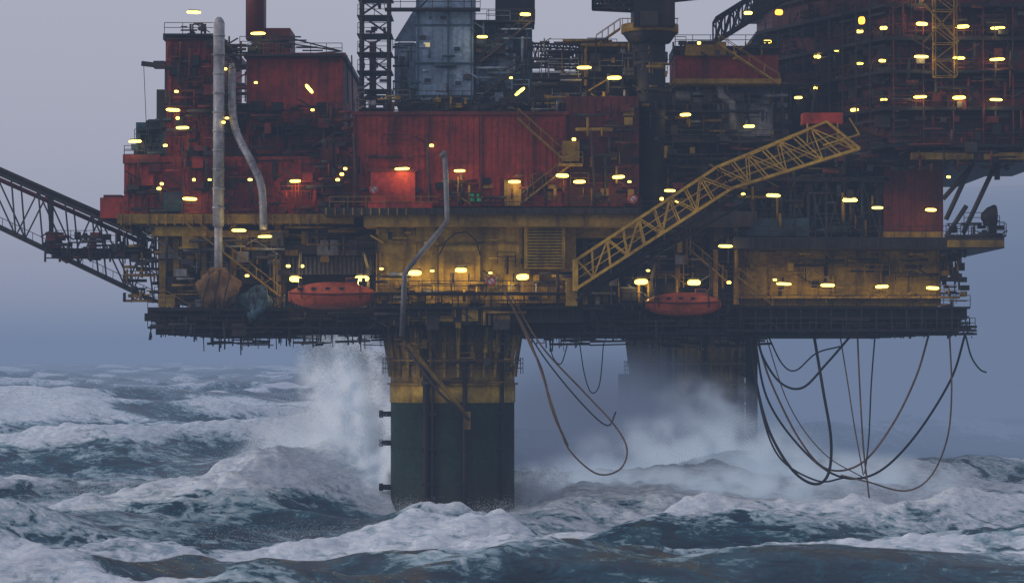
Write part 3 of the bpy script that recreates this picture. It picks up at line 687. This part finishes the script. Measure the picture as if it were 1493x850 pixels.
n1=noise(.30,10,.62,1.4,(.6,1.0,1.6),.3); n2=noise(1.3,8,.65,.8,(.6,1.0,1.8),-.2); n3=noise(.07,4,.5,.4)
lac=math_('SUBTRACT',1.0,math_('MULTIPLY',math_('ABSOLUTE',math_('SUBTRACT',n1,.5)),10.0),True)
f=math_('ADD',a_.outputs['Fac'],math_('MULTIPLY',math_('SUBTRACT',n1,.5),2.2))
f=math_('ADD',f,math_('MULTIPLY',math_('SUBTRACT',n2,.5),1.1)); f=math_('ADD',f,math_('MULTIPLY',math_('SUBTRACT',n3,.5),.8)); f=math_('ADD',f,math_('MULTIPLY',lac,.18))
fm=ramp(nt,f,[(.37,0.0),(.60,.5),(.9,1.0)])
wc=ramp(nt,f,[(.1,(.004,.034,.062)),(.35,(.009,.088,.135)),(.6,(.03,.25,.32))])
fc=ramp(nt,n2,[(.3,(.48,.60,.72)),(.6,(.90,.95,.98))])
c=mixc(nt,fm.outputs[0],wc.outputs[0],fc.outputs[0]); nt.links.new(c,b.inputs['Base Color'])
rr=ramp(nt,fm.outputs[0],[(0,.18),(.5,.75)]); nt.links.new(rr.outputs[0],b.inputs['Roughness'])
bn=math_('ADD',math_('MULTIPLY',n1,.8),math_('MULTIPLY',n2,.35)); bn=math_('ADD',bn,math_('MULTIPLY',fm.outputs[0],.12))
bp=N(nt,'ShaderNodeBump'); bp.inputs['Strength'].default_value=.85; bp.inputs['Distance'].default_value=1.0
nt.links.new(bn,bp.inputs['Height']); nt.links.new(bp.outputs[0],b.inputs['Normal'])
me.materials.append(m); so=bpy.data.objects.new('sea',me); scene.collection.objects.link(so)
# ---------------------------------------------------------------- spray droplets
P_=[];S_=[]
def jet(n,x,y,z0,vx,vy,h,sp,grow=1.0,sz=(.025,.08),nj=30):
    t=rng.random(n)**.8; jid=rng.integers(0,nj,n); jd=np.clip(rng.normal(size=(nj,3)),-1.6,1.6)*sp*.9; jh=rng.uniform(.35,1.05,nj)
    hh=h*jh[jid]; px=x+vx*t+jd[jid,0]*(.25+t*grow)+rng.normal(size=n)*sp*(.10+.25*t)
    py=y+vy*t+jd[jid,1]*(.25+t*grow)+rng.normal(size=n)*sp*(.10+.25*t)
    pz=z0+hh*(1-(1-t)**2)+rng.normal(size=n)*sp*.25
    P_.append(np.stack([px,py,pz],-1)); S_.append(rng.uniform(sz[0],sz[1],n))
jet(260000,X(524,11),11,2.0,-2.8,-1,20,2.3,.8,nj=40)
jet(110000,X(545,9),9,1.5,-.6,-1,15,1.4)
jet(100000,X(495,13),13,2,-4,0,9,3.0,nj=40)
jet(24000,X(762,9),9,0,2.5,0,5,1.4)
jet(8000,X(600,1),1,0,0,-1,1.8,2.4,sz=(.02,.05)); jet(8000,X(720,1),1,0,1,-1,1.8,2.2,sz=(.02,.05))
jet(50000,X(960,36),36,1,-2,0,9,4); jet(40000,X(1075,36),36,1,3,0,8,4)
for x0,y0,x1,y1,n,h in ((-46,0,-17,12,26000,1.6),(-30,16,-12,26,30000,3),(8,14,30,20,9000,2.2),(28,16,60,26,6000,1.6),(-24,-54,-5,-46,5000,.7)):
    t=rng.random(n); P_.append(np.stack([x0+(x1-x0)*t+rng.normal(size=n)*3,y0+(y1-y0)*t+rng.normal(size=n)*3,2.0+rng.random(n)**2*h*1.6+rng.normal(size=n)*.4],-1)); S_.append(rng.uniform(.02,.05,n))
pts=np.concatenate(P_);sz=np.concatenate(S_); n=len(pts)
d=rng.normal(size=(n,3,3)); d/=np.linalg.norm(d,axis=2,keepdims=True)+1e-6
v=(pts[:,None,:]+d*sz[:,None,None]).reshape(-1,3).astype(np.float32)
me=bpy.data.meshes.new('sea_spray'); me.vertices.add(n*3); me.vertices.foreach_set('co',v.ravel()); me.loops.add(n*3); me.loops.foreach_set('vertex_index',np.arange(n*3,dtype=np.int32))
me.polygons.add(n); me.polygons.foreach_set('loop_start',np.arange(0,n*3,3,dtype=np.int32)); me.update(calc_edges=True)
m,nt,out=newmat('spray_droplets'); d1=N(nt,'ShaderNodeBsdfDiffuse'); d1.inputs[0].default_value=(.9,.95,.99,1); d2=N(nt,'ShaderNodeBsdfTranslucent'); d2.inputs[0].default_value=(.9,.95,.99,1)
mx=N(nt,'ShaderNodeMixShader'); nt.links.new(d1.outputs[0],mx.inputs[1]); nt.links.new(d2.outputs[0],mx.inputs[2]); nt.links.new(mx.outputs[0],out.inputs[0])
me.materials.append(m); spray=bpy.data.objects.new('sea_spray',me); scene.collection.objects.link(spray)
# ---------------------------------------------------------------- spray clouds (volumes)
FOG=(0.168,0.228,0.36)
def volmat(name,col,dens=None,builder=None):
    m,nt,out=newmat(name)
    va=N(nt,'ShaderNodeVolumeAbsorption'); va.inputs[0].default_value=(0,0,0,1)
    em=N(nt,'ShaderNodeEmission'); em.inputs[0].default_value=(*col,1)  # emission stands in for skylight scattered by the volume
    if builder:
        sk=builder(nt); nt.links.new(sk,va.inputs[1]); nt.links.new(sk,em.inputs[1])
    else: va.inputs[1].default_value=dens; em.inputs[1].default_value=dens
    ad=N(nt,'ShaderNodeAddShader'); nt.links.new(va.outputs[0],ad.inputs[0]); nt.links.new(em.outputs[0],ad.inputs[1]); nt.links.new(ad.outputs[0],out.inputs['Volume'])
    return m
def puffmat(name,dens,col,nsc=.22,lo=.38,hi=.66,det=5):
    def bld(nt):
        tc=N(nt,'ShaderNodeTexCoord'); ln=N(nt,'ShaderNodeVectorMath',operation='LENGTH'); nt.links.new(tc.outputs['Object'],ln.inputs[0])
        geo=N(nt,'ShaderNodeNewGeometry')
        no=N(nt,'ShaderNodeTexNoise'); no.inputs['Scale'].default_value=nsc; no.inputs['Detail'].default_value=det; nt.links.new(geo.outputs['Position'],no.inputs[0])
        fall=N(nt,'ShaderNodeMapRange'); fall.interpolation_type='SMOOTHSTEP'; nt.links.new(ln.outputs['Value'],fall.inputs[0])
        fall.inputs[1].default_value=1.0; fall.inputs[2].default_value=.15; fall.inputs[3].default_value=0; fall.inputs[4].default_value=1
        nr=N(nt,'ShaderNodeMapRange'); nt.links.new(no.outputs[0],nr.inputs[0]); nr.inputs[1].default_value=lo; nr.inputs[2].default_value=hi
        mu=N(nt,'ShaderNodeMath',operation='MULTIPLY'); nt.links.new(fall.outputs[0],mu.inputs[0]); nt.links.new(nr.outputs[0],mu.inputs[1])
        md=N(nt,'ShaderNodeMath',operation='MULTIPLY'); nt.links.new(mu.outputs[0],md.inputs[0]); md.inputs[1].default_value=dens
        return md.outputs[0]
    return volmat(name,col,builder=bld)
pm=puffmat('drifting_spray',.34,(.28,.35,.46)); pd=puffmat('drifting_spray_shaded',.28,(.09,.115,.18),.12,.25,.6,3); pw=puffmat('dense_white_spray',1.7,(.46,.49,.57),.5,.46,.60,7); pr=puffmat('wind_blown_spray',.6,(.32,.38,.48),.3,.42,.62,6); pk=puffmat('painted_plume_shade',.9,(.15,.16,.22),.4,.45,.6,6)  # spray brightness painted as glow colour, in lit and shaded versions
sc_e=empty('spray_cloud')
def puff(px,py,y,rx,ry,rz,mat):
    vs=[];fs=[];nu,nv=20,12
    for i in range(nv+1):
        th=math.pi*i/nv
        for j in range(nu): ph=2*math.pi*j/nu; vs.append((math.sin(th)*math.cos(ph),math.sin(th)*math.sin(ph),math.cos(th)))
    for i in range(nv):
        for j in range(nu): fs.append((i*nu+j,(i+1)*nu+j,(i+1)*nu+(j+1)%nu,i*nu+(j+1)%nu))
    me=bpy.data.meshes.new('puff'); me.from_pydata(vs,[],fs); me.materials.append(mat)
    o=bpy.data.objects.new('puff',me); scene.collection.objects.link(o); o.parent=sc_e; o.location=P(px,py,y); o.scale=(rx,ry,rz)
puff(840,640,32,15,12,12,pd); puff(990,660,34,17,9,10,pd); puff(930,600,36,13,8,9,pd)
puff(1080,700,24,18,10,5.5,pm); puff(880,712,20,13,8,4.5,pm); puff(970,680,27,14,7,7,pr); puff(1085,690,26,14,7,7,pr); puff(840,715,16,10,6,4.5,pr); puff(1230,712,22,17,8,5,pr); puff(1030,645,34,10,5,9,pr); puff(1000,715,14,14,6,3.5,pr); puff(1130,715,14,13,6,3.5,pr)
puff(500,550,12,5.6,4,9,pw); puff(516,612,11,6.4,4.5,10,pw); puff(472,672,16,10.5,5,6.5,pw); puff(546,650,9,3.4,3,7,pw); puff(425,680,17,9,5,4,pr); puff(553,600,12,2.8,3,8,pk)  # last puff is a dark colour painting the plume's shadow side
bank=volmat('spray_bank_air',(.145,.195,.305),dens=.0036)
for i,(px,rx,ry,rz) in enumerate(((1400,115,190,9),(1450,122,195,14),(1480,130,200,20),(1500,138,205,28),(1520,146,210,38),(1540,154,215,50))): puff(px,555,250,rx,ry,rz,bank)
# ---------------------------------------------------------------- air mist
M['mist']=volmat('sea_air_mist',FOG,dens=.00048); mb=MB(); mb.box(-6800,6800,-390,8800,-40,75,'mist'); mb.obj('mist')  # haze glows by itself in place of scattered skylight
# ---------------------------------------------------------------- world, sun, camera
w=bpy.data.worlds.new('World'); scene.world=w; w.use_nodes=True; nt=w.node_tree; nt.nodes.clear()
out=N(nt,'ShaderNodeOutputWorld'); bg=N(nt,'ShaderNodeBackground'); sky=N(nt,'ShaderNodeTexSky',sky_type='NISHITA'); sky.sun_disc=False
sky.sun_elevation=math.radians(12); sky.sun_rotation=math.radians(-110); sky.air_density=1.5; sky.dust_density=4
hs=N(nt,'ShaderNodeHueSaturation'); hs.inputs['Saturation'].default_value=.3; nt.links.new(sky.outputs[0],hs.inputs['Color'])
c=mixc(nt,.7,hs.outputs[0],(4.35,4.4,5.5)); nt.links.new(c,bg.inputs[0]); bg.inputs[1].default_value=.122; nt.links.new(bg.outputs[0],out.inputs[0])
sl=bpy.data.lights.new('sun','SUN'); sl.energy=.75; sl.angle=math.radians(14); sl.color=(1,.93,.92)
su=bpy.data.objects.new('sun',sl); scene.collection.objects.link(su)
dirv=Vector((-.92,-.33,.21)); su.rotation_euler=dirv.to_track_quat('Z','Y').to_euler()
cam=bpy.data.cameras.new('camera'); co_=bpy.data.objects.new('camera',cam); scene.collection.objects.link(co_)
cam.sensor_width=36; cam.lens=36*D/(1493*S); cam.clip_end=20000; cam.clip_start=1
co_.location=(0,-D,CH); co_.rotation_euler=(math.radians(90)+math.atan((520-425)*S/D),0,0)
scene.camera=co_
scene.view_settings.view_transform='Standard'; scene.view_settings.look='None'; scene.view_settings.exposure=0
